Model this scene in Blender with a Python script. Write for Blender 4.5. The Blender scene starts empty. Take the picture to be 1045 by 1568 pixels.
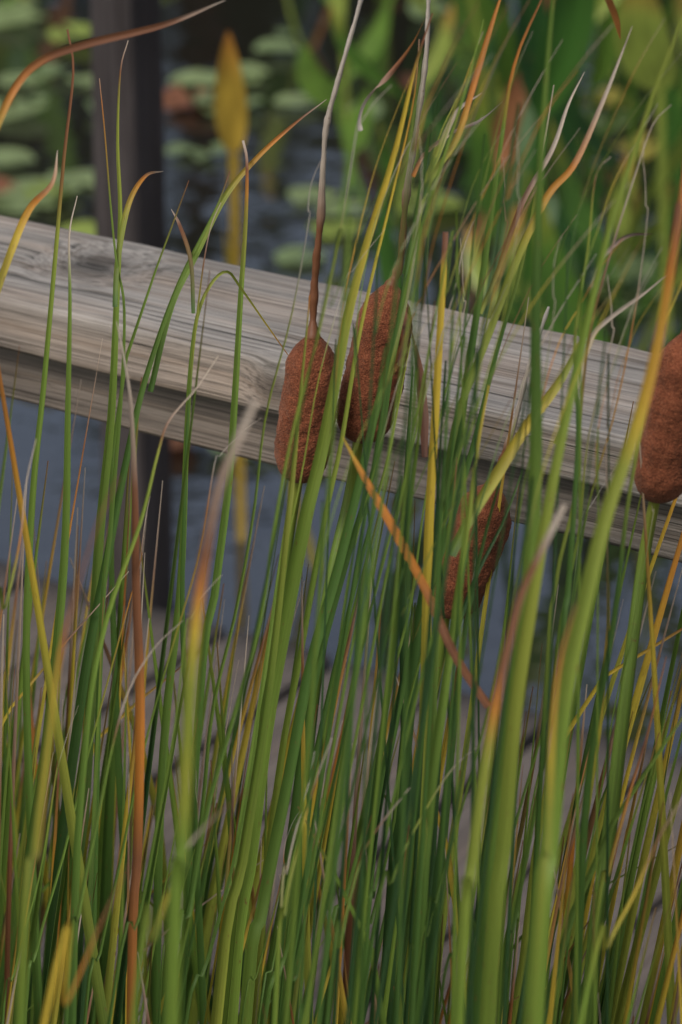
import bpy, math, random
from mathutils import Vector, Matrix, noise
random.seed(11)
R=random.uniform
sc=bpy.context.scene
sc.view_settings.view_transform='Standard'
sc.view_settings.look='None'
sc.view_settings.exposure=0

# ---------------------------------------------------------------- helpers
def mat(name):
    m=bpy.data.materials.new(name); m.use_nodes=True
    nt=m.node_tree; nt.nodes.clear()
    return m,nt
def N(nt,t,**k):
    n=nt.nodes.new(t)
    for a,b in k.items():
        if a in n.inputs: n.inputs[a].default_value=b
        else: setattr(n,a,b)
    return n
def ramp(nt,stops,fac=None):
    r=nt.nodes.new('ShaderNodeValToRGB')
    cr=r.color_ramp
    while len(cr.elements)<len(stops): cr.elements.new(.5)
    for e,(p,c) in zip(cr.elements,stops):
        e.position=p; e.color=(c[0],c[1],c[2],1) if len(c)>2 else (c[0],)*3+(1,)
    if fac is not None: nt.links.new(fac,r.inputs[0])
    return r
def g(v): return (v,v,v)
def mixc(nt,a,b,fac,mode='MIX'):
    m=nt.nodes.new('ShaderNodeMix'); m.data_type='RGBA'; m.blend_type=mode
    for s,v in ((6,a),(7,b)):
        if hasattr(v,'is_linked'): nt.links.new(v,m.inputs[s])
        else: m.inputs[s].default_value=(v[0],v[1],v[2],1)
    if hasattr(fac,'is_linked'): nt.links.new(fac,m.inputs[0])
    else: m.inputs[0].default_value=fac
    return m.outputs[2]
def obj(name,verts,faces,m=None,cols=None,uvs=None,smooth=True):
    me=bpy.data.meshes.new(name); me.from_pydata(verts,[],faces); me.update()
    if cols:
        at=me.color_attributes.new('Col','FLOAT_COLOR','POINT')
        flat=[]
        for c in cols: flat+= [c[0],c[1],c[2],1]
        at.data.foreach_set('color',flat)
    if uvs:
        ul=me.uv_layers.new(name='UVMap')
        fl=[]
        for l in me.loops: fl+=list(uvs[l.vertex_index])
        ul.data.foreach_set('uv',fl)
    if smooth: me.polygons.foreach_set('use_smooth',[True]*len(me.polygons))
    o=bpy.data.objects.new(name,me); sc.collection.objects.link(o)
    if m: me.materials.append(m)
    return o
def empty(name,loc=(0,0,0)):
    e=bpy.data.objects.new(name,None); e.location=loc; e.empty_display_size=.1
    sc.collection.objects.link(e); return e
def parent(c,p):
    c.parent=p; c.matrix_parent_inverse=Matrix.Translation(-Vector(p.location))

# ---------------------------------------------------------------- materials
def wood(name,light,mid,dark,knots=(),scale=1.0,crack=.5,warm=.35):
    m,nt=mat(name); L=nt.links.new
    tc=N(nt,'ShaderNodeTexCoord'); co=tc.outputs['Object']
    for (kx,ky,kz,kr,ka) in knots:
        d=N(nt,'ShaderNodeVectorMath',operation='DISTANCE'); L(co,d.inputs[0]); d.inputs[1].default_value=(kx,ky,kz)
        q=N(nt,'ShaderNodeMapRange'); q.interpolation_type='SMOOTHERSTEP'
        q.inputs[1].default_value=0; q.inputs[2].default_value=kr; q.inputs[3].default_value=ka; q.inputs[4].default_value=0
        L(d.outputs['Value'],q.inputs[0])
        cx=N(nt,'ShaderNodeCombineXYZ'); L(q.outputs[0],cx.inputs[1]); L(q.outputs[0],cx.inputs[2])
        ad=N(nt,'ShaderNodeVectorMath',operation='ADD'); L(co,ad.inputs[0]); L(cx.outputs[0],ad.inputs[1]); co=ad.outputs[0]
    def nz(sx,sy,detail=5,rough=.6,dist=0):
        mp=N(nt,'ShaderNodeMapping'); mp.inputs['Scale'].default_value=(sx*scale,sy*scale,sy*scale); L(co,mp.inputs[0])
        n=N(nt,'ShaderNodeTexNoise'); n.inputs['Scale'].default_value=1; n.inputs['Detail'].default_value=detail
        n.inputs['Roughness'].default_value=rough; n.inputs['Distortion'].default_value=dist
        L(mp.outputs[0],n.inputs['Vector']); return n.outputs[0]
    broad=nz(1.6,22,4,.5,.3); fine=nz(3,480,4,.7,.1); mid_=nz(1.2,140,4,.65,.2); ck=nz(1.6,230,2,.4,.25); patch=nz(6,14,5,.6,0)
    c=ramp(nt,[(.36,mid),(.5,light),(.66,[x*.78 for x in light])],mid_).outputs[0]
    c=mixc(nt,c,[x*y*1.45 for x,y in zip(mid,(1.25,.98,.76))],ramp(nt,[(.45,g(0)),(.68,g(warm))],broad).outputs[0])
    c=mixc(nt,c,ramp(nt,[(.36,g(.28)),(.55,g(1.05))],fine).outputs[0],.75,'MULTIPLY')
    c=mixc(nt,c,ramp(nt,[(.3,g(.58)),(.7,g(1.15))],patch).outputs[0],.85,'MULTIPLY')
    crk=ramp(nt,[(.31,g(.16)),(.35,g(1))],ck).outputs[0]
    c=mixc(nt,c,crk,crack,'MULTIPLY')
    for (kx,ky,kz,kr,ka) in knots:
        d=N(nt,'ShaderNodeVectorMath',operation='DISTANCE'); L(tc.outputs['Object'],d.inputs[0]); d.inputs[1].default_value=(kx,ky,kz)
        c=mixc(nt,c,ramp(nt,[(0,g(.28)),(kr*.25,g(.55)),(kr*.55,g(1))],d.outputs['Value']).outputs[0],.9,'MULTIPLY')
    b=N(nt,'ShaderNodeBsdfPrincipled'); b.inputs['Roughness'].default_value=.9; b.inputs['Specular IOR Level'].default_value=.15
    L(c,b.inputs['Base Color'])
    h=N(nt,'ShaderNodeMath',operation='ADD'); L(fine,h.inputs[0])
    h2=N(nt,'ShaderNodeMath',operation='MULTIPLY_ADD'); L(crk,h2.inputs[0]); h2.inputs[1].default_value=.8; L(mid_,h2.inputs[2]); L(h2.outputs[0],h.inputs[1])
    bp=N(nt,'ShaderNodeBump'); bp.inputs['Strength'].default_value=.75; bp.inputs['Distance'].default_value=.0018; L(h.outputs[0],bp.inputs['Height'])
    L(bp.outputs[0],b.inputs['Normal'])
    o=N(nt,'ShaderNodeOutputMaterial'); L(b.outputs[0],o.inputs[0]); return m

def leafmat(name,rough=.5,trans=.3,streak=(26,2.0),amt=.5,spec=.35):
    m,nt=mat(name); L=nt.links.new
    at=N(nt,'ShaderNodeAttribute',attribute_name='Col')
    uv=N(nt,'ShaderNodeUVMap'); mp=N(nt,'ShaderNodeMapping'); L(uv.outputs[0],mp.inputs[0]); mp.inputs['Scale'].default_value=(streak[0],streak[1],1)
    n=N(nt,'ShaderNodeTexNoise'); n.inputs['Scale'].default_value=1; n.inputs['Detail'].default_value=3; L(mp.outputs[0],n.inputs[0])
    mp2=N(nt,'ShaderNodeMapping'); L(uv.outputs[0],mp2.inputs[0]); mp2.inputs['Scale'].default_value=(3,26,1)
    n2=N(nt,'ShaderNodeTexNoise'); n2.inputs['Scale'].default_value=1; n2.inputs['Detail'].default_value=5; n2.inputs['Roughness'].default_value=.65; L(mp2.outputs[0],n2.inputs[0])
    c=mixc(nt,at.outputs[0],ramp(nt,[(.3,g(.5)),(.7,g(1.35))],n.outputs[0]).outputs[0],amt,'MULTIPLY')
    c=mixc(nt,c,(.17,.08,.03),ramp(nt,[(.62,g(0)),(.69,g(.75))],n2.outputs[0]).outputs[0])
    b=N(nt,'ShaderNodeBsdfPrincipled'); b.inputs['Roughness'].default_value=rough; b.inputs['Specular IOR Level'].default_value=spec
    L(c,b.inputs['Base Color'])
    bp=N(nt,'ShaderNodeBump'); bp.inputs['Strength'].default_value=.35; bp.inputs['Distance'].default_value=.0006; L(n.outputs[0],bp.inputs['Height']); L(bp.outputs[0],b.inputs['Normal'])
    t=N(nt,'ShaderNodeBsdfTranslucent'); L(c,t.inputs[0])
    mx=N(nt,'ShaderNodeMixShader'); mx.inputs[0].default_value=trans; L(b.outputs[0],mx.inputs[1]); L(t.outputs[0],mx.inputs[2])
    o=N(nt,'ShaderNodeOutputMaterial'); L(mx.outputs[0],o.inputs[0]); return m

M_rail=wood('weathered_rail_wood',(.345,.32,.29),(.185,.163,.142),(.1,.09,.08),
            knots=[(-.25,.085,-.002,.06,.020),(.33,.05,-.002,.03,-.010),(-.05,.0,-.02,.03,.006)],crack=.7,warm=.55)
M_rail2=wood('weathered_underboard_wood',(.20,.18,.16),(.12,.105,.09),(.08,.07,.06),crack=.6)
M_deck=wood('deck_board_wood',(.165,.142,.128),(.13,.108,.096),(.1,.08,.07),crack=.3,scale=.6)
M_post=wood('dark_post_wood',(.075,.065,.064),(.045,.039,.038),(.02,.02,.02),crack=.4,scale=.8,warm=.15)
M_leaf=leafmat('cattail_leaf')
M_broad=leafmat('broad_leaf',rough=.4,trans=.35,streak=(9,1.5),amt=.4)

# ---------------------------------------------------------------- rail frame: origin + directions
ANG=math.radians(-33.0)
D=Vector((math.cos(ANG),math.sin(ANG),0)); Nn=Vector((-math.sin(ANG),math.cos(ANG),0)); UP=Vector((0,0,1))
O=Vector((0,1.958,0))
ROT=Matrix((D,Nn,UP)).transposed().to_4x4()
TOP=1.26
def yrail(x): return 1.958-.6494*x

def plank(name,m,org,sx,sy,sz,nx=60,rad=.006,wob=.0015,seed=0):
    """beam along local x, rounded, slightly uneven"""
    prof=[]
    def arc(cy,cz,a0,a1,n=4):
        for i in range(n+1):
            a=a0+(a1-a0)*i/n; prof.append((cy+rad*math.cos(a),cz+rad*math.sin(a)))
    def line(p,q,n):
        for i in range(1,n): prof.append((p[0]+(q[0]-p[0])*i/n,p[1]+(q[1]-p[1])*i/n))
    pi=math.pi
    arc(rad,-rad,pi,pi/2); line((rad,0),(sy-rad,0),12)
    arc(sy-rad,-rad,pi/2,0); line((sy,-rad),(sy,-sz+rad),5)
    arc(sy-rad,-sz+rad,0,-pi/2); line((sy-rad,-sz),(rad,-sz),4)
    arc(rad,-sz+rad,-pi/2,-pi); line((0,-sz+rad),(0,-rad),6)
    V=[];F=[];n=len(prof)
    for i in range(nx+1):
        x=-sx/2+sx*i/nx
        for (y,z) in prof:
            w=noise.noise(Vector((x*3+seed,y*25,z*25)))*wob + noise.noise(Vector((x*14+seed,y*60,z*60)))*wob*.45
            dy=(y-sy/2)/(sy/2); dz=(z+sz/2)/(sz/2)
            rg=noise.noise(Vector((x*1.2+seed,y*160,z*160)))*wob*.4
            V.append((x,y+(w+rg)*dy,z+(w+rg)*dz))
    for i in range(nx):
        for j in range(n):
            k=(j+1)%n; F.append((i*n+j,i*n+k,(i+1)*n+k,(i+1)*n+j))
    F.append(tuple(range(n-1,-1,-1))); F.append(tuple(nx*n+j for j in range(n)))
    o=obj(name,V,F,m)
    o.matrix_world=Matrix.Translation(org)@ROT
    return o
def vert_post(name,m,base,h,s,seed=0):
    o=plank(name,m,Vector((0,0,0)),h,s,s,nx=50,rad=.006,wob=.0015,seed=seed)
    o.matrix_world=Matrix.Translation(base+UP*h/2)@ROT@Matrix(((0,0,-1,0),(0,1,0,0),(1,0,0,0),(0,0,0,1)))
    return o

rail=empty('wooden_railing',O)
P=lambda s,n,z:O+D*s+Nn*n+UP*z
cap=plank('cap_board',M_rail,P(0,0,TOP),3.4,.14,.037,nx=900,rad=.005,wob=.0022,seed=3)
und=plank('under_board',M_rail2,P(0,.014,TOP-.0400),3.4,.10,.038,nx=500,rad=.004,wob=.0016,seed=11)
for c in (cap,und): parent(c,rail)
for i,s in enumerate((-1.35,1.15)):
    p=vert_post('rail_post_%d'%(i+1),M_post,P(s,.03,-.3),TOP-.08+.3,.089,seed=i*5); parent(p,rail)

far=empty('far_railing',P(0,1.4,0))
s0=-1.285
for i,s in enumerate((s0-1.7,s0,s0+1.75)):
    p=vert_post('post_%d'%(i+1),M_post,P(s,1.44,-.3),TOP-.04+.3,.063,seed=30+i*5); parent(p,far)
c=plank('far_cap_board',M_rail,P(-.8,1.41,TOP),5.0,.14,.037,nx=60,seed=50); parent(c,far)

deck=empty('boardwalk_deck',P(0,.7,.25))
k=0; s=-3.2
while s<2.2:
    w=.137; gap=.013
    o=plank('deck_board_%d'%k,M_deck,P(s,0,.25),1.44,w,.036,nx=20,rad=.004,wob=.001,seed=k*7.3)
    o.matrix_world=Matrix.Translation(P(s+R(-.002,.002),.72+R(-.004,.004),.25+R(-.002,.002)))@ROT@Matrix(((0,-1,0,0),(1,0,0,0),(0,0,1,0),(0,0,0,1)))
    parent(o,deck); s+=w+gap; k+=1
for i,n in enumerate((.05,.7,1.36)):
    o=plank('joist_%d'%i,M_post,P(-.5,n,.212),5.2,.04,.14,nx=20,seed=90+i); parent(o,deck)

# ---------------------------------------------------------------- ground / water
def ground_h(x,y):
    d=max(abs(x)/13.0, (y-5)/12.5 if y>5 else (5-y)/4.3)
    h=-.55+max(0,min(1,(d-.9)/.25))*.85
    return h+noise.noise(Vector((x*.3,y*.3,0)))*.06
xs=[-400,-150,-60,-30]+[i*1.0 for i in range(-20,21)]+[30,60,150,400]
ys=[-400,-150,-60,-20,-8,-4]+[i*.8 for i in range(-3,32)]+[30,45,80,200,500]
V=[(x,y,ground_h(x,y)) for y in ys for x in xs]; nxx=len(xs)
F=[(j*nxx+i,j*nxx+i+1,(j+1)*nxx+i+1,(j+1)*nxx+i) for j in range(len(ys)-1) for i in range(nxx-1)]
m,nt=mat('earth'); n=N(nt,'ShaderNodeTexNoise'); n.inputs['Scale'].default_value=1.2; n.inputs['Detail'].default_value=8
tc=N(nt,'ShaderNodeTexCoord'); nt.links.new(tc.outputs['Object'],n.inputs[0])
b=N(nt,'ShaderNodeBsdfPrincipled'); b.inputs['Roughness'].default_value=.95
nt.links.new(ramp(nt,[(.35,(.03,.035,.015)),(.6,(.05,.07,.02)),(.8,(.07,.05,.03))],n.outputs[0]).outputs[0],b.inputs['Base Color'])
o=N(nt,'ShaderNodeOutputMaterial'); nt.links.new(b.outputs[0],o.inputs[0])
obj('ground',V,F,m)
m,nt=mat('pond_water'); L=nt.links.new
tc=N(nt,'ShaderNodeTexCoord'); mp=N(nt,'ShaderNodeMapping'); mp.inputs['Scale'].default_value=(5,9,1); mp.inputs['Rotation'].default_value=(0,0,.3); L(tc.outputs['Object'],mp.inputs[0])
n=N(nt,'ShaderNodeTexNoise'); n.inputs['Scale'].default_value=1; n.inputs['Detail'].default_value=3; L(mp.outputs[0],n.inputs[0])
bp=N(nt,'ShaderNodeBump'); bp.inputs['Strength'].default_value=.16; bp.inputs['Distance'].default_value=.02; L(n.outputs[0],bp.inputs['Height'])
df=N(nt,'ShaderNodeBsdfDiffuse'); df.inputs[0].default_value=(.014,.013,.010,1)
gl=N(nt,'ShaderNodeBsdfGlossy'); gl.inputs['Roughness'].default_value=.02; gl.inputs[0].default_value=(.93,.95,1,1); L(bp.outputs[0],gl.inputs['Normal'])
fr=N(nt,'ShaderNodeFresnel'); fr.inputs[0].default_value=2.35; L(bp.outputs[0],fr.inputs['Normal'])
mx=N(nt,'ShaderNodeMixShader'); L(fr.outputs[0],mx.inputs[0]); L(df.outputs[0],mx.inputs[1]); L(gl.outputs[0],mx.inputs[2])
o=N(nt,'ShaderNodeOutputMaterial'); L(mx.outputs[0],o.inputs[0])
obj('pond_water',[(-25,-2,0),(25,-2,0),(25,30,0),(-25,30,0)],[(0,1,2,3)],m)

# ---------------------------------------------------------------- blade builder
class Bag:
    def __init__(s): s.v=[];s.f=[];s.c=[];s.u=[]
def catmull(pts,n):
    out=[];m=len(pts)-1
    P_=[pts[0]*2-pts[1]]+list(pts)+[pts[-1]*2-pts[-2]]
    for i in range(n+1):
        t=i/n*m; k=min(int(t),m-1); f=t-k
        a,b_,c_,d_=P_[k:k+4]
        out.append(.5*((2*b_)+(c_-a)*f+(2*a-5*b_+4*c_-d_)*f*f+(3*b_-a-3*c_+d_)*f**3))
    return out
G=(.064,.132,.024); GD=(.026,.066,.017); L_=(.155,.235,.034); YG=(.26,.285,.042); Y=(.52,.37,.04); OR=(.48,.18,.03); B=(.20,.080,.036); BD=(.11,.05,.03); S=(.46,.38,.30); SG=(.43,.39,.34)
def lerpc(st,t):
    for i in range(len(st)-1):
        if t<=st[i+1][0]:
            f=(t-st[i][0])/max(1e-6,st[i+1][0]-st[i][0]); a=st[i][1]; b_=st[i+1][1]
            return tuple(a[k]+(b_[k]-a[k])*f for k in range(3))
    return st[-1][1]
def blade(bag,pts,w,stops,phi=0.,twist=0.,rows=26,fold=.22,taper=.45,base=.9,tipw=.08,smooth=True,nc=4):
    ps=catmull(pts,rows) if smooth else pts
    ln=[0]
    for i in range(rows): ln.append(ln[-1]+(ps[i+1]-ps[i]).length)
    tot=ln[-1] or 1; b0=len(bag.v); sd=R(0,100)
    for i,p in enumerate(ps):
        t=ln[i]/tot
        T=(ps[min(i+1,rows)]-ps[max(i-1,0)]).normalized()
        F0=Vector((math.sin(phi+twist*t),-math.cos(phi+twist*t),0.25))
        W=T.cross(F0); 
        if W.length<1e-4: W=Vector((1,0,0))
        W.normalize(); Nf=W.cross(T).normalized()
        if t>1-taper: q=(1-t)/taper; ww=w*(tipw+(1-tipw)*(1-(1-q)**1.7))
        else: ww=w
        ww*=base+(1-base)*min(1,t*3)
        ww*=1+.06*noise.noise(Vector((t*9,sd,0)))
        c=lerpc(stops,min(1,max(0,t+.03*noise.noise(Vector((t*24,sd,3))))))
        for j in range(nc+1):
            s_=-1+2*j/nc
            bag.v.append(p+W*(s_*ww*.5)+Nf*(fold*ww*(s_*s_-.5)))
            e=1+.4*noise.noise(Vector((s_*1.3+sd,t*6,sd)))
            bag.c.append(tuple(x*e for x in c))
            bag.u.append((s_*.5+.5+sd,tot*t/.25+sd))
    k=nc+1
    for i in range(rows):
        for j in range(nc):
            a=b0+i*k+j; bag.f.append((a,a+1,a+1+k,a+k))

# ---------------------------------------------------------------- survey: (a,b) station on the vertical plane y=Y
CP,SP=math.cos(math.radians(23)),math.sin(math.radians(23))
def stand(a,b,Y):
    xc=(a-522)/5246.; yc=(784-b)/5246.
    t=Y/(CP+SP*yc)
    return Vector((xc*t,Y,2+t*(-SP+CP*yc)))
def hero(bag,chain,w,stops,Y0,Y1=None,root=True,phi=0,twist=0,rows=40,**k):
    """chain listed from tip downwards; w in metres."""
    if Y1 is None: Y1=Y0-.06
    n=len(chain)-1
    pts=[stand(a,b,Y0+(Y1-Y0)*i/max(1,n)) for i,(a,b) in enumerate(chain)]
    if root:
        last=pts[-1]; d=(pts[-1]-pts[-2]).normalized()
        d=Vector((d.x*.6,d.y*.5,-1)); 
        for q in (.5,1.0): pts.append(last+Vector((d.x*last.z*q*(1-.25*q),d.y*last.z*q*.5,-(last.z+.03)*q)))
    pts=pts[::-1]
    cum=[0]
    for i in range(len(pts)-1): cum.append(cum[-1]+(pts[i+1]-pts[i]).length)
    vis=cum[-1]-(cum[2] if root else 0); f=vis/cum[-1]
    st=[(1-f*q,c) for q,c in stops][::-1]
    if st[0][0]>0: st=[(0,st[0][1])]+st
    blade(bag,pts,w,st,phi,twist,rows,**k)

H=Bag()
px=1/2500.
hero(H,[(103,45),(112,110),(98,240),(84,400),(66,600),(50,760),(40,1000),(48,1300),(60,1568)],14*px,[(0,B),(.1,B),(.16,YG),(.3,L_),(1,G)],1.86,tipw=.2)
hero(H,[(118,300),(106,360),(107,460),(104,620),(98,860),(70,1150),(30,1500)],15*px,[(0,S),(.06,S),(.1,L_),(1,G)],1.84,taper=.25)
hero(H,[(196,62),(184,110),(180,220),(184,330),(178,470),(170,640),(150,850),(135,1150),(118,1500)],16*px,[(0,S),(.05,B),(.09,YG),(.3,L_),(1,GD)],1.88,taper=.3)
hero(H,[(152,120),(160,200),(168,300),(178,400),(190,470),(186,600),(170,800),(150,1100)],11*px,[(0,S),(.08,OR),(.2,L_),(1,G)],1.85)
hero(H,[(250,262),(222,270),(196,315),(180,400),(176,470)],8*px,[(0,S),(.2,OR),(.5,YG),(1,G)],1.87,root=False)
hero(H,[(178,492),(188,540),(200,620),(206,760),(208,900),(214,1080),(210,1300),(200,1568)],13*px,[(0,S),(.08,S),(.2,B),(.45,B),(.6,OR),(.75,B),(1,OR)],1.66,phi=.3,taper=.15)
hero(H,[(372,215),(378,250),(376,340),(368,460),(360,600),(350,740),(330,900),(300,1150)],12*px,[(0,S),(.08,B),(.13,OR),(.17,L_),(1,G)],1.88,taper=.2,tipw=.3)
hero(H,[(352,262),(330,320),(275,430),(232,550),(205,650),(165,850),(120,1100),(70,1568)],16*px,[(0,B),(.04,L_),(.3,G),(1,GD)],1.86,taper=.3)
hero(H,[(444,548),(410,500),(368,440),(348,416),(325,432),(303,480),(292,560),(285,680),(276,900),(250,1150),(240,1500)],13*px,[(0,OR),(.04,Y),(.12,YG),(.2,L_),(1,G)],1.86,taper=.3)
hero(H,[(338,310),(322,350),(308,430),(290,600),(283,760),(280,980),(300,1300)],12*px,[(0,S),(.1,B),(.15,YG),(.3,G),(1,G)],1.83)
hero(H,[(334,545),(300,595),(258,645),(240,700),(215,800),(160,960),(130,1150),(110,1568)],15*px,[(0,S),(.05,S),(.1,B),(.14,YG),(.3,L_),(1,G)],1.66)
hero(H,[(500,152),(450,190),(395,240),(345,300),(300,390),(262,470),(230,600)],9*px,[(0,S),(.1,B),(.2,OR),(.4,YG),(.6,L_),(1,G)],1.9,root=False)
hero(H,[(345,0),(250,38),(130,68),(60,95),(20,140),(-20,230)],10*px,[(0,S),(.2,B),(.6,B),(.8,OR),(1,YG)],1.70,root=False,rows=30)
hero(H,[(88,230),(80,280),(45,320),(15,390),(-30,520)],10*px,[(0,S),(.3,OR),(.5,Y),(1,G)],1.75,root=False)
hero(H,[(262,320),(275,345),(292,400),(296,480)],6*px,[(0,S),(.3,B),(1,G)],1.88,root=False)
# around first spike
hero(H,[(474,452),(468,520),(458,620),(448,730),(440,800),(424,950),(402,1120),(370,1320),(330,1568)],17*px,[(0,OR),(.05,YG),(.3,YG),(.6,L_),(1,YG)],1.70,phi=.4,taper=.3)
hero(H,[(662,20),(636,100),(605,230),(562,370),(533,480),(512,590),(490,700),(468,790),(436,950),(405,1120),(380,1320),(350,1568)],23*px,[(0,B),(.04,B),(.08,Y),(.2,Y),(.3,YG),(.5,L_),(1,L_)],1.74,phi=.2,taper=.3)
hero(H,[(642,60),(632,160),(600,300),(568,430),(545,540),(522,680),(496,800),(460,1000),(425,1200),(390,1568)],12*px,[(0,S),(.06,OR),(.15,Y),(.3,YG),(.5,L_),(1,YG)],1.76)
hero(H,[(740,30),(715,130),(680,240),(640,370),(610,500),(578,620),(550,740),(515,880),(475,1020),(440,1200),(400,1400),(375,1568)],20*px,[(0,L_),(.2,L_),(.4,G),(.7,G),(1,L_)],1.72,phi=-.2)
hero(H,[(700,150),(672,210),(650,290),(630,420),(600,560),(580,690),(530,860),(480,1050),(450,1250),(420,1568)],15*px,[(0,YG),(.3,G),(1,G)],1.78)
# mid
hero(H,[(682,355),(680,400),(674,500),(666,640),(657,800),(652,1000),(645,1250),(640,1568)],14*px,[(0,B),(.02,B),(.04,Y),(.35,Y),(.6,YG),(1,L_)],1.70,tipw=.5,taper=.2)
hero(H,[(838,-20),(790,90),(768,210),(742,400),(722,530),(706,640),(690,750),(650,900),(620,1150),(590,1568)],22*px,[(0,B),(.08,OR),(.14,L_),(.3,G),(1,GD)],1.73,phi=.1)
hero(H,[(848,130),(828,250),(800,400),(760,540),(725,680),(690,800),(640,960),(600,1130),(560,1400)],15*px,[(0,S),(.1,YG),(.3,G),(1,G)],1.78)
hero(H,[(898,500),(860,580),(808,650),(765,720),(722,790),(690,850)],14*px,[(0,G),(.2,YG),(.4,Y),(.8,YG),(1,G)],1.66,root=False)
hero(H,[(748,590),(732,680),(716,800),(698,930),(680,1060),(655,1250),(635,1568)],21*px,[(0,Y),(.1,YG),(.3,L_),(1,G)],1.60,phi=.2,taper=.3)
hero(H,[(790,640),(770,720),(745,810),(718,930),(700,1060),(680,1250),(655,1568)],15*px,[(0,YG),(.1,G),(1,GD)],1.64,phi=.2,taper=.3)
hero(H,[(700,700),(690,800),(672,930),(664,1100),(650,1350),(640,1568)],17*px,[(0,B),(.1,L_),(1,GD)],1.66)
hero(H,[(630,515),(606,640),(594,700),(560,830),(500,1080),(470,1250),(450,1568)],14*px,[(0,YG),(.3,G),(1,G)],1.8)
hero(H,[(632,560),(622,720),(616,850),(618,1000),(622,1250),(610,1568)],28*px,[(0,G),(.2,GD),(1,GD)],1.82,phi=.2)
hero(H,[(800,720),(770,800),(722,900),(680,1050),(660,1300),(640,1568)],24*px,[(0,G),(.2,GD),(1,GD)],1.70)
hero(H,[(524,668),(560,735),(600,805),(648,895),(672,950),(700,1010),(748,1082)],11*px,[(0,Y),(.15,OR),(.5,OR),(.7,B),(1,B)],1.58,root=False,rows=24,taper=.3)
hero(H,[(628,500),(640,560),(648,640),(650,700)],15*px,[(0,B),(1,BD)],1.80,root=False,rows=14,base=.5,twist=1)
hero(H,[(612,455),(622,500),(612,560)],9*px,[(0,B),(1,BD)],1.79,root=False,rows=12)
# upper right
hero(H,[(1068,-20),(1020,90),(968,240),(930,360),(888,540),(862,660),(842,760),(818,900),(790,1080),(770,1300),(745,1568)],24*px,[(0,YG),(.3,L_),(.6,YG),(1,L_)],1.50,phi=.1)
hero(H,[(852,-60),(838,100),(826,280),(820,480),(820,700),(812,860),(800,980),(770,1200),(730,1568)],22*px,[(0,L_),(.3,G),(.6,L_),(1,G)],1.52,taper=.3)
hero(H,[(1040,310),(1030,390),(1008,520),(975,650),(930,780),(900,900),(862,1080),(840,1300),(815,1568)],25*px,[(0,B),(.1,OR),(.2,Y),(.3,YG),(.6,L_),(1,L_)],1.40,phi=.1,taper=.3,tipw=.3)
hero(H,[(1062,120),(1050,260),(1030,400)],8*px,[(0,B),(1,OR)],1.5,root=False)
hero(H,[(968,40),(925,150),(880,250),(838,300),(790,400),(745,520),(700,640),(680,760)],10*px,[(0,S),(.15,S),(.3,OR),(.5,YG),(1,G)],1.74,root=False)
hero(H,[(1028,160),(1000,190),(975,260),(940,370),(905,500),(890,620),(880,760),(850,900),(830,1150)],9*px,[(0,S),(.1,S),(.3,B),(.5,YG),(1,G)],1.66)
hero(H,[(1022,420),(985,450),(930,490),(905,520),(880,600),(850,680)],6*px,[(0,S),(.6,S),(1,YG)],1.68,root=False)
hero(H,[(935,240),(912,270),(900,380),(880,520),(885,650),(880,760),(870,900),(850,1150)],14*px,[(0,S),(.08,B),(.15,YG),(.4,G),(1,G)],1.64)
hero(H,[(1045,430),(1010,520),(985,640),(960,780),(940,950),(900,1200),(880,1568)],15*px,[(0,Y),(.15,YG),(.4,G),(1,G)],1.60)
hero(H,[(775,-30),(752,40),(728,120),(700,210),(668,260),(645,300)],8*px,[(0,OR),(.5,OR),(.8,YG),(1,G)],1.76,root=False)
hero(H,[(738,142),(700,170),(672,230),(650,290),(620,420)],9*px,[(0,S),(.2,S),(.4,YG),(1,G)],1.78,root=False)
hero(H,[(650,30),(630,70),(600,110),(562,150),(550,180),(552,200)],7*px,[(0,OR),(.4,B),(.8,S),(1,SG)],1.78,root=False,rows=30,twist=5)
hero(H,[(770,155),(735,185),(690,205),(650,235),(632,270)],6*px,[(0,S),(.5,S),(1,OR)],1.8,root=False,twist=5,rows=30)
hero(H,[(895,110),(870,160),(845,230),(800,310),(760,420),(735,480)],7*px,[(0,S),(.3,S),(.6,B),(1,YG)],1.8,root=False)
hero(H,[(1000,358),(960,362),(925,392),(905,440)],5*px,[(0,BD),(1,S)],1.7,root=False)
hero(H,[(950,60),(940,20),(905,-60)],9*px,[(0,OR),(1,B)],1.75,root=False)
# blurred foreground
hero(H,[(392,610),(372,655),(335,745),(312,860),(298,965),(288,1100),(276,1330),(262,1568)],23*px,[(0,S),(.12,S),(.24,B),(.34,OR),(.45,Y),(.55,L_),(1,L_)],1.20,phi=.1,taper=.5,tipw=.3)
hero(H,[(182,730),(150,800),(118,900),(92,1000),(75,1130),(55,1300),(30,1568)],18*px,[(0,B),(.2,B),(.35,OR),(.5,Y),(.65,YG),(1,L_)],1.26)
hero(H,[(864,772),(840,820),(800,905),(780,980),(762,1060),(742,1180),(720,1350),(700,1568)],20*px,[(0,S),(.1,S),(.18,B),(.3,B),(.38,OR),(.5,YG),(1,L_)],1.32,tipw=.3)
hero(H,[(882,925),(858,1010),(846,1120),(838,1300),(815,1568)],23*px,[(0,B),(.15,OR),(.35,Y),(.6,YG),(1,L_)],1.26)
hero(H,[(1060,1200),(1010,1280),(970,1370),(930,1450),(880,1600)],16*px,[(0,S),(.3,B),(.5,Y),(1,L_)],1.4)
hero(H,[(1020,1005),(992,1120),(962,1220),(930,1340),(900,1500)],16*px,[(0,B),(.1,OR),(.3,B),(.5,OR),(.8,YG),(1,L_)],1.58,phi=.4)
hero(H,[(55,672),(40,740),(30,830),(8,930),(-30,1080)],13*px,[(0,S),(.1,S),(.25,OR),(.4,YG),(1,G)],1.6)
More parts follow.
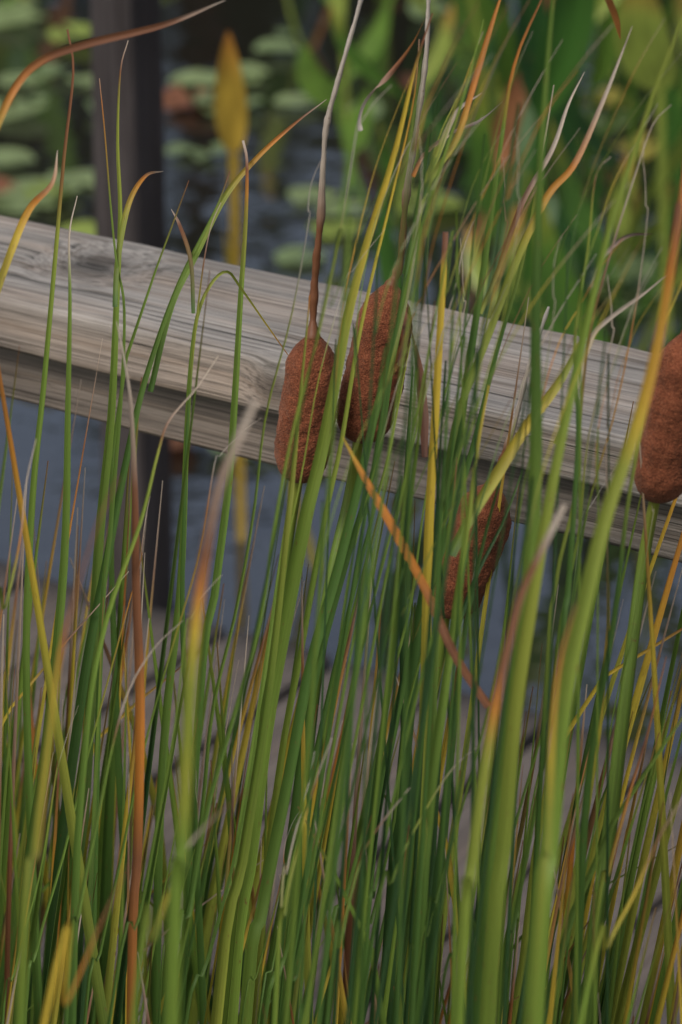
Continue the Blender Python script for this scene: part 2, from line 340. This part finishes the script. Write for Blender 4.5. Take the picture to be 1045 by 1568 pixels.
hero(H,[(200,1320),(160,1400),(100,1540),(60,1600)],15*px,[(0,B),(.4,OR),(1,Y)],1.25)
hero(H,[(380,1210),(330,1250),(280,1310),(235,1440),(200,1600)],16*px,[(0,B),(.15,S),(.3,Y),(.5,YG),(1,L_)],1.25)
hero(H,[(280,950),(238,990),(200,1050),(175,1130),(150,1250),(120,1400),(100,1568)],11*px,[(0,S),(.2,S),(.3,B),(.4,L_),(1,G)],1.58)
hero(H,[(735,1140),(690,1180),(640,1260),(600,1350),(560,1500)],12*px,[(0,S),(.1,S),(.2,YG),(.5,L_),(1,G)],1.55)
hero(H,[(508,1130),(482,1200),(455,1300),(435,1400),(420,1568)],14*px,[(0,S),(.1,B),(.3,Y),(.5,YG),(1,L_)],1.5)
hero(H,[(632,1200),(570,1280),(545,1340),(520,1450),(500,1568)],13*px,[(0,S),(.15,S),(.3,B),(.5,L_),(1,G)],1.5)
hero(H,[(482,1150),(470,1210),(440,1330),(425,1500)],9*px,[(0,SG),(.4,S),(1,YG)],1.55)
# shrivelled dry tips, mostly thin and only gently bent
for (a,b_) in [(770,240),(590,350),(705,365),(660,480),(930,420),(985,215),(860,360),(830,620),(500,232),(640,195),(730,330),(945,710),(400,640),(120,1080),(490,1130),(650,1185),(700,1340),(460,1240),(800,1100),(1000,700),(560,1280),(300,1180),(600,130),(790,200),(340,880),(230,760)]:
    Y0=R(1.56,1.74); th=R(-1.0,.2); k_=R(.0,.16); p=[(a,b_)]
    for i in range(7):
        st_=R(10,20); th+=k_*(1 if th<0 else -.4)+R(-.06,.06); p.append((p[-1][0]+st_*math.sin(th),p[-1][1]+st_*math.cos(th)))
    while p[-1][1]<1500: p.append((p[-1][0]-R(15,45),p[-1][1]+150))
    hero(H,p,R(4,8)*px,[(0,S),(.1,random.choice([S,SG,B])),(.2,random.choice([YG,L_,OR])),(.4,L_),(1,G)],Y0,rows=60,twist=R(-1,1),fold=.3)
# thin dry / yellowing leaves arching diagonally through the upper right
for _ in range(40):
    a=R(640,1080); b_=R(-40,520); ln_=R(260,620); sl=R(.22,.55); cv=R(.0,.22); Y0=R(1.45,1.76)
    if a>1000: Y0=min(Y0,1.62)
    p=[]
    for i in range(8):
        q=i/7; p.append((a-ln_*(sl*q+cv*(q-q*q)*2)+R(-2,2),b_+ln_*q))
    top=random.choice([S,S,SG,B,OR]); mid=random.choice([S,OR,B,Y,YG]); low=random.choice([YG,L_,G,OR])
    hero(H,p,R(4.5,8.5)*px,[(0,top),(.25,mid),(.55,low),(1,random.choice([G,L_,GD]))],Y0,rows=40,taper=.5,root=True,twist=R(-1,1))

# ---- random stand
def rblade(off0,off1,n,hmin,hmax,w0,w1,srange=(-.62,.62),lean=(.02,.14),pal=None,dry=1.0,lo=0.):
    for _ in range(n):
        s=R(*srange); off=R(off0,off1)
        b0=O+D*s+Nn*off; h=R(hmin,hmax)
        ll=R(*lean)+max(0,b0.x)*.2; az=R(-.5,.3)
        if random.random()<.14: ll=-ll*.5
        lean_v=Vector((math.cos(az)*ll,math.sin(az)*ll*.5,0))
        cur=R(1.05,1.6); pts=[]
        kink=random.random()<.10; kt=R(.80,.94); kd=Vector((R(-.08,.10),R(-.08,.03),R(-.06,.03)))
        for i in range(9):
            t=i/8; p=b0+UP*(h*t-.02)+lean_v*(t**cur)*1.4
            if kink and t>kt: q=(t-kt)/(1-kt); p=p+kd*q
            p+=Vector((noise.noise(Vector((s*9,off*9,t*2)))*.012,0,0))
            lim=yrail(p.x)-.02
            if p.y>lim and p.z>TOP-.15: p.y=lim
            pts.append(p)
        r=lo+random.random()*(dry-lo); w=R(w0,w1)
        base=random.choice(pal or [G,G,GD,GD,L_,(.08,.15,.022),(.11,.19,.028)])
        if r<.46: st=[(0,base),(.55,base),(.80,base),(.97,L_),(1,B)]
        elif r<.64: st=[(0,base),(.6,L_),(.82,YG),(.9,Y),(.95,B),(1,S)]
        elif r<.80: st=[(0,base),(.6,base),(.78,YG),(.86,Y),(.91,OR),(.95,B),(1,S)]
        elif r<.88: st=[(0,base),(.8,base),(.92,B),(.95,S),(1,S)]
        elif r<.955: st=[(0,L_),(.5,YG),(.8,YG),(.9,Y),(1,B)]
        elif r<.985: st=[(0,B),(.5,BD),(.8,B),(1,S)]; w*=.7
        else: st=[(0,YG),(.6,OR),(.8,B),(1,S)]; w*=.8
        blade(H,pts,w,st,R(-.7,.7),R(-.6,.6),rows=20)
DK=[GD,GD,GD,G,(.018,.048,.014)]
rblade(-.30,-.03,290,.80,1.18,.006,.0105,pal=DK,dry=.9)
rblade(-.34,-.06,380,.85,1.28,.0055,.0095)
rblade(-.34,-.06,190,.85,1.24,.005,.009,srange=(-.78,-.1),pal=[GD,G,G,(.04,.095,.018)])
rblade(-.40,-.06,200,.85,1.25,.0028,.005,pal=[GD,G,L_])
rblade(-.36,-.06,70,.85,1.30,.003,.0065,lo=.6)
rblade(-.34,-.08,90,1.12,1.5,.0045,.008,srange=(-.0,.7),lean=(.08,.20),dry=.95)
rblade(-.34,-.08,18,1.2,1.5,.004,.007,srange=(-.6,0),lean=(.0,.15))
rblade(-.55,-.34,60,.9,1.18,.006,.009)
rblade(-.8,-.58,7,.9,1.08,.006,.009,dry=.7)
foliage=obj('cattail_foliage',H.v,H.f,M_leaf,H.c,H.u)

# ---------------------------------------------------------------- cattail spikes
m,nt=mat('cattail_spike_velvet'); L=nt.links.new
tc=N(nt,'ShaderNodeTexCoord')
n1=N(nt,'ShaderNodeTexNoise'); n1.inputs['Scale'].default_value=1000; n1.inputs['Detail'].default_value=3; L(tc.outputs['Object'],n1.inputs[0])
n2=N(nt,'ShaderNodeTexNoise'); n2.inputs['Scale'].default_value=75; n2.inputs['Detail'].default_value=7; n2.inputs['Roughness'].default_value=.65; L(tc.outputs['Object'],n2.inputs[0])
v=N(nt,'ShaderNodeTexVoronoi'); v.inputs['Scale'].default_value=1200; L(tc.outputs['Object'],v.inputs['Vector'])
c=ramp(nt,[(.3,(.13,.040,.020)),(.5,(.205,.062,.029)),(.7,(.30,.108,.052))],n1.outputs[0]).outputs[0]
c=mixc(nt,c,ramp(nt,[(.36,g(.5)),(.6,g(1.12))],n2.outputs[0]).outputs[0],.85,'MULTIPLY')
c=mixc(nt,c,ramp(nt,[(.2,g(1)),(.75,g(.5))],v.outputs[0]).outputs[0],.6,'MULTIPLY')
b=N(nt,'ShaderNodeBsdfPrincipled'); b.inputs['Roughness'].default_value=.95; b.inputs['Specular IOR Level'].default_value=.1
b.inputs['Sheen Weight'].default_value=.15; b.inputs['Sheen Tint'].default_value=(.9,.6,.45,1)
L(c,b.inputs['Base Color'])
bp=N(nt,'ShaderNodeBump'); bp.inputs['Strength'].default_value=.7; bp.inputs['Distance'].default_value=.0008; bp.invert=True; L(v.outputs[0],bp.inputs['Height']); L(bp.outputs[0],b.inputs['Normal'])
o=N(nt,'ShaderNodeOutputMaterial'); L(b.outputs[0],o.inputs[0]); M_spike=m
def tube(name,pts,rad,m,cols,seg=10,rows=50,disp=0.,fuzz=0.):
    ps=catmull(pts,rows); V=[];F=[];C=[];U=[]
    for i,p in enumerate(ps):
        t=i/rows; T=(ps[min(i+1,rows)]-ps[max(i-1,0)]).normalized()
        X=T.cross(Vector((0,1,0))).normalized(); Yv=T.cross(X).normalized(); r=rad(t)
        for j in range(seg):
            a=2*math.pi*j/seg; rr=r
            if disp: 
                q=p+(X*math.cos(a)+Yv*math.sin(a))*r
                rr=r*(1+disp*noise.noise(q*60)+disp*.7*noise.noise(q*190)+disp*.35*noise.noise(q*600))+R(-fuzz,fuzz)
            V.append(p+(X*math.cos(a)+Yv*math.sin(a))*rr); C.append(lerpc(cols,t)); U.append((j/seg*.6,t*3))
    for i in range(rows):
        for j in range(seg):
            k=(j+1)%seg; F.append((i*seg+j,i*seg+k,(i+1)*seg+k,(i+1)*seg+j))
    F.append(tuple(range(seg-1,-1,-1))); F.append(tuple(rows*seg+j for j in range(seg)))
    return obj(name,V,F,m,C,U)
def cattail(top,bot,w,Y,stalk,stem):
    a=stand(*top,Y); b_=stand(*bot,Y)
    e=empty('cattail',stand(*stem[-1],Y)*1.0)
    e.location=(e.location.x,e.location.y,0)
    def rad(t):
        lo=min(1,t/.17); hi=min(1,(1-t)/.28)
        r=(max(0,1-(1-lo)**2.0))**.5
        r2=(max(0,1-(1-hi)**2.0))**.85
        return w/2*max(.09,min(r,1)*r2)*(1+.05*math.cos((t-.42)*5))*.98
    mid=(a+b_)/2+Vector((.0015,0,0))
    sp=tube('spike',[b_,mid,a],rad,M_spike,[(0,B),(1,B)],seg=120,rows=220,disp=.07,fuzz=.00016); parent(sp,e)
    st=[stand(x,y,Y+.004) for x,y in stalk]
    o1=tube('male_stalk',[a-(a-b_)*.05]+st,lambda t:(.0024*(1-.65*t)+.002*max(0,1-t*14))*(1+.12*math.sin(t*60)+.1*math.sin(t*23)),M_leaf,[(0,B),(.3,B),(.42,S),(1,(.55,.5,.44))],rows=140,disp=.3); parent(o1,e)
    pts=[b_+(a-b_)*.03]+[stand(x,y,Y-.02*i) for i,(x,y) in enumerate(stem)]
    l=pts[-1]; pts.append(Vector((l.x-.02,l.y-.03,l.z*.5))); pts.append(Vector((l.x-.03,l.y-.04,-.03)))
    o2=tube('stem',pts,lambda t:.0030+.002*t,M_leaf,[(0,YG),(.2,L_),(1,G)],rows=60); parent(o2,e)
cattail((481,508),(456,737),82/2650.,1.79,[(480,470),(484,400),(491,330),(495,250),(500,190),(518,120),(540,45),(558,-20),(575,-80)],[(440,830),(410,1040),(370,1300),(340,1568)])
cattail((600,430),(548,676),87/2650.,1.815,[(612,400),(622,300),(640,180),(652,90),(656,0),(660,-80)],[(535,760),(505,900),(470,1150),(440,1568)])
cattail((756,738),(680,942),88/2650.,1.78,[(770,700),(790,640),(810,560),(840,470)],[(670,1020),(640,1200),(610,1568)])
cattail((1052,505),(1002,768),78/2650.,1.68,[(1062,460),(1075,380),(1090,250),(1100,50)],[(985,860),(960,1050),(930,1300),(900,1568)])

# ---------------------------------------------------------------- lily pads
Pd=Bag()
def pad(x,y,r,col,tilt=.0):
    a0=R(0,6.28); z=.006+R(0,.004); b0=len(Pd.v); n=20; sd=R(0,99)
    tx,ty=R(-tilt,tilt),R(-tilt,tilt)
    Pd.v.append(Vector((x,y,z))); Pd.c.append(col); Pd.u.append((sd,sd))
    for ring in (.5,1.):
        for i in range(n+1):
            a=a0+.25+(6.28-.5)*i/n; rr=r*ring*(1+.05*noise.noise(Vector((a,sd,0)))); dx,dy=rr*math.cos(a),rr*math.sin(a)
            Pd.v.append(Vector((x+dx,y+dy,z+abs(dx*tx+dy*ty)+ring*.008*r/.07*abs(noise.noise(Vector((a*1.5,sd,1)))))))
            e=1+.3*noise.noise(Vector((a,ring,sd))); Pd.c.append(tuple(q*e for q in col)); Pd.u.append((sd+ring*.3,a*.2))
    for i in range(n):
        Pd.f.append((b0,b0+1+i,b0+2+i)); Pd.f.append((b0+1+i,b0+n+2+i,b0+n+3+i,b0+2+i))
def padcol():
    r=random.random()
    if r<.55: return (.20,.27,.12)
    if r<.75: return (.26,.33,.07)
    if r<.87: return (.36,.31,.06)
    return (.24,.10,.05)
for _ in range(380):
    y=R(4.9,9.5); x=R(-1.5,1.5)
    if noise.noise(Vector((x*2.2+3,y*1.3,2)))>.17 or random.random()<.12: pad(x,y,R(.02,.075),padcol(),.5)
for (a,b_,r) in [(30,130,.05),(20,180,.07),(10,255,.06),(70,300,.07),(120,285,.06),(130,130,.04),(300,135,.06),(370,130,.04),(455,165,.05),(480,310,.05),(525,330,.05),(30,320,.07),(380,120,.05),(20,40,.08),(10,20,.07)]:
    xc=(a-522)/5246; yc=(784-b_)/5246; t=2/(SP-CP*yc); pad(xc*t,t*(CP+SP*yc),r,(.25,.32,.14),.25)
obj('lily_pads',Pd.v,Pd.f,M_broad,Pd.c,Pd.u)

# ---------------------------------------------------------------- broad-leaved marginal plants behind
Q=Bag()
def bleaf(x,y,h,w,lean,col,tip=None,ln=None,phi=None,z0=0):
    ln=ln or R(.2,.42); ln=min(ln,h*.8)
    base=Vector((x,y,z0-.02)); ph=R(-1.2,1.2) if phi is None else phi
    top=Vector((x+lean*.5,y+R(-.05,.05),z0+h-ln)); end=Vector((x+lean,y+R(-.08,.08),z0+h))
    blade(Q,[base,(base+top)/2+Vector((lean*.05,0,0)),top],.014,[(0,col),(1,col)],ph,rows=8,taper=.01,tipw=1,nc=2)
    pts=catmull([top,(top+end)/2+Vector((lean*.12,0,.0)),end],16)
    b0=len(Q.v); sd=R(0,99)
    for i,p in enumerate(pts):
        t=i/16; T=(pts[min(i+1,16)]-pts[max(i-1,0)]).normalized()
        W=T.cross(Vector((math.sin(ph),-math.cos(ph),.2))).normalized(); Nf=W.cross(T)
        ww=w*(math.sin(math.pi*min(1,t**.75*.96+.03))**.8)
        c=lerpc([(0,col),(.6,col),(1,tip or col)],t)
        for j in range(5):
            s_=-1+j/2; e=1+.4*noise.noise(Vector((s_+sd,t*4,1)))
            Q.v.append(p+W*s_*ww*.5+Nf*(.18*ww*s_*s_)); Q.c.append(tuple(q*e for q in c)); Q.u.append((sd+s_*.5,t*2))
    for i in range(16):
        for j in range(4):
            a=b0+i*5+j; Q.f.append((a,a+1,a+6,a+5))
pal=[((.045,.125,.018),None),((.07,.16,.02),(.33,.31,.04)),((.025,.075,.018),None),((.12,.22,.03),None),((.24,.30,.05),(.42,.19,.04)),((.28,.12,.05),(.2,.08,.04)),((.11,.18,.08),None)]
wt=[5,4,4,4,3,1.8,2.5]
for _ in range(150):
    y=R(4.8,8.2); x=(.18+R(0,.9))*y/5.2
    c,t=random.choices(pal,wt)[0]
    bleaf(x,y,R(.2,.9),R(.03,.095),R(-.28,.32),c,t,ln=R(.15,.38))
for _ in range(60):
    y=R(5.2,8.5); x=R(-.08,.5)*y/6
    c,t=random.choices(pal,[3,3,3,4,4,2.5,3])[0]
    bleaf(x,y,R(.12,.5),R(.03,.07),R(-.2,.2),c,t,ln=R(.1,.25))
for _ in range(12):
    y=R(7.6,9.4); x=R(-.75,-.2)*y/6
    c,t=random.choices(pal,[2,3,2,4,4,3,3])[0]
    bleaf(x,y,R(.2,.45),R(.05,.09),R(-.2,.2),c,t)
# yellow leaf left of centre, and its arching neighbour
bleaf(-.146,4.6,.76,.046,-.01,(.44,.29,.04),(.42,.17,.03),ln=.18,phi=0)
bleaf(-.03,4.5,.52,.02,-.13,(.30,.25,.04),(.40,.28,.04),ln=.26,phi=.3)
obj('pickerelweed_plants',Q.v,Q.f,M_broad,Q.c,Q.u)

# ---------------------------------------------------------------- distant trees across the pond
T=Bag()
def lump(cx,cy,cz,r,n,col):
    for _ in range(n):
        v=Vector((random.gauss(0,1),random.gauss(0,1),random.gauss(0,1))).normalized()*r*R(.35,1)
        p=Vector((cx,cy,cz))+v; s_=R(.1,.26); a=Vector((R(-1,1),R(-1,1),R(-1,1))).normalized(); b_=a.cross(Vector((R(-1,1),R(-1,1),R(-1,1)))).normalized()
        k=len(T.v); T.v+= [p-a*s_,p+b_*s_*.6,p+a*s_,p-b_*s_*.6]; e=R(.5,1.4); T.c+=[tuple(q*e for q in col)]*4; T.u+=[(0,0),(1,0),(1,1),(0,1)]; T.f.append((k,k+1,k+2,k+3))
for i in range(20):
    x=-13+i*1.35+R(-.5,.5); y=R(18.5,23); h=R(4.8,6.3)
    blade(T,[Vector((x,y,-.1)),Vector((x+R(-.2,.2),y,h*.5)),Vector((x,y,h*.9))],.3,[(0,BD),(1,BD)],0,rows=8,fold=.5)
    col=random.choice([(.025,.05,.013),(.03,.06,.015),(.04,.06,.015)])
    for _ in range(15):
        a=R(0,6.28); rr=R(0,1.2); lump(x+math.cos(a)*rr,y+math.sin(a)*rr,h*R(.25,.95),R(.45,.9),75,col)
obj('tree_line',T.v,T.f,M_broad,T.c,T.u)

# ---------------------------------------------------------------- light
w=bpy.data.worlds.new('World'); sc.world=w; w.use_nodes=True; nt=w.node_tree
bg=nt.nodes['Background']; sky=nt.nodes.new('ShaderNodeTexSky'); sky.sky_type='NISHITA'; sky.sun_disc=False
SE,SA=math.radians(52),math.radians(215)   # azimuth, clockwise from +Y
sky.sun_elevation=SE; sky.sun_rotation=SA; sky.dust_density=4; sky.air_density=1.0
hs=nt.nodes.new('ShaderNodeHueSaturation'); hs.inputs['Saturation'].default_value=.65
nt.links.new(sky.outputs[0],hs.inputs['Color']); nt.links.new(hs.outputs[0],bg.inputs[0]); bg.inputs[1].default_value=.14
sd=bpy.data.lights.new('sun','SUN'); sd.energy=1.9; sd.angle=math.radians(14); sd.color=(1,.96,.90)
so=bpy.data.objects.new('sun',sd); sc.collection.objects.link(so)
dirv=Vector((math.sin(SA)*math.cos(SE),math.cos(SA)*math.cos(SE),math.sin(SE)))
so.rotation_euler=dirv.to_track_quat('Z','Y').to_euler(); so.location=dirv*10

# ---------------------------------------------------------------- camera
cd=bpy.data.cameras.new('camera'); co=bpy.data.objects.new('camera',cd); sc.collection.objects.link(co); sc.camera=co
co.location=(0,0,2); co.rotation_euler=(math.radians(90-23),0,0)
cd.sensor_fit='VERTICAL'; cd.sensor_height=36; cd.sensor_width=24; cd.lens=18/math.tan(math.radians(8.5))
cd.clip_end=1000; cd.clip_start=.05
cd.dof.use_dof=True; cd.dof.focus_distance=1.96; cd.dof.aperture_fstop=9.8
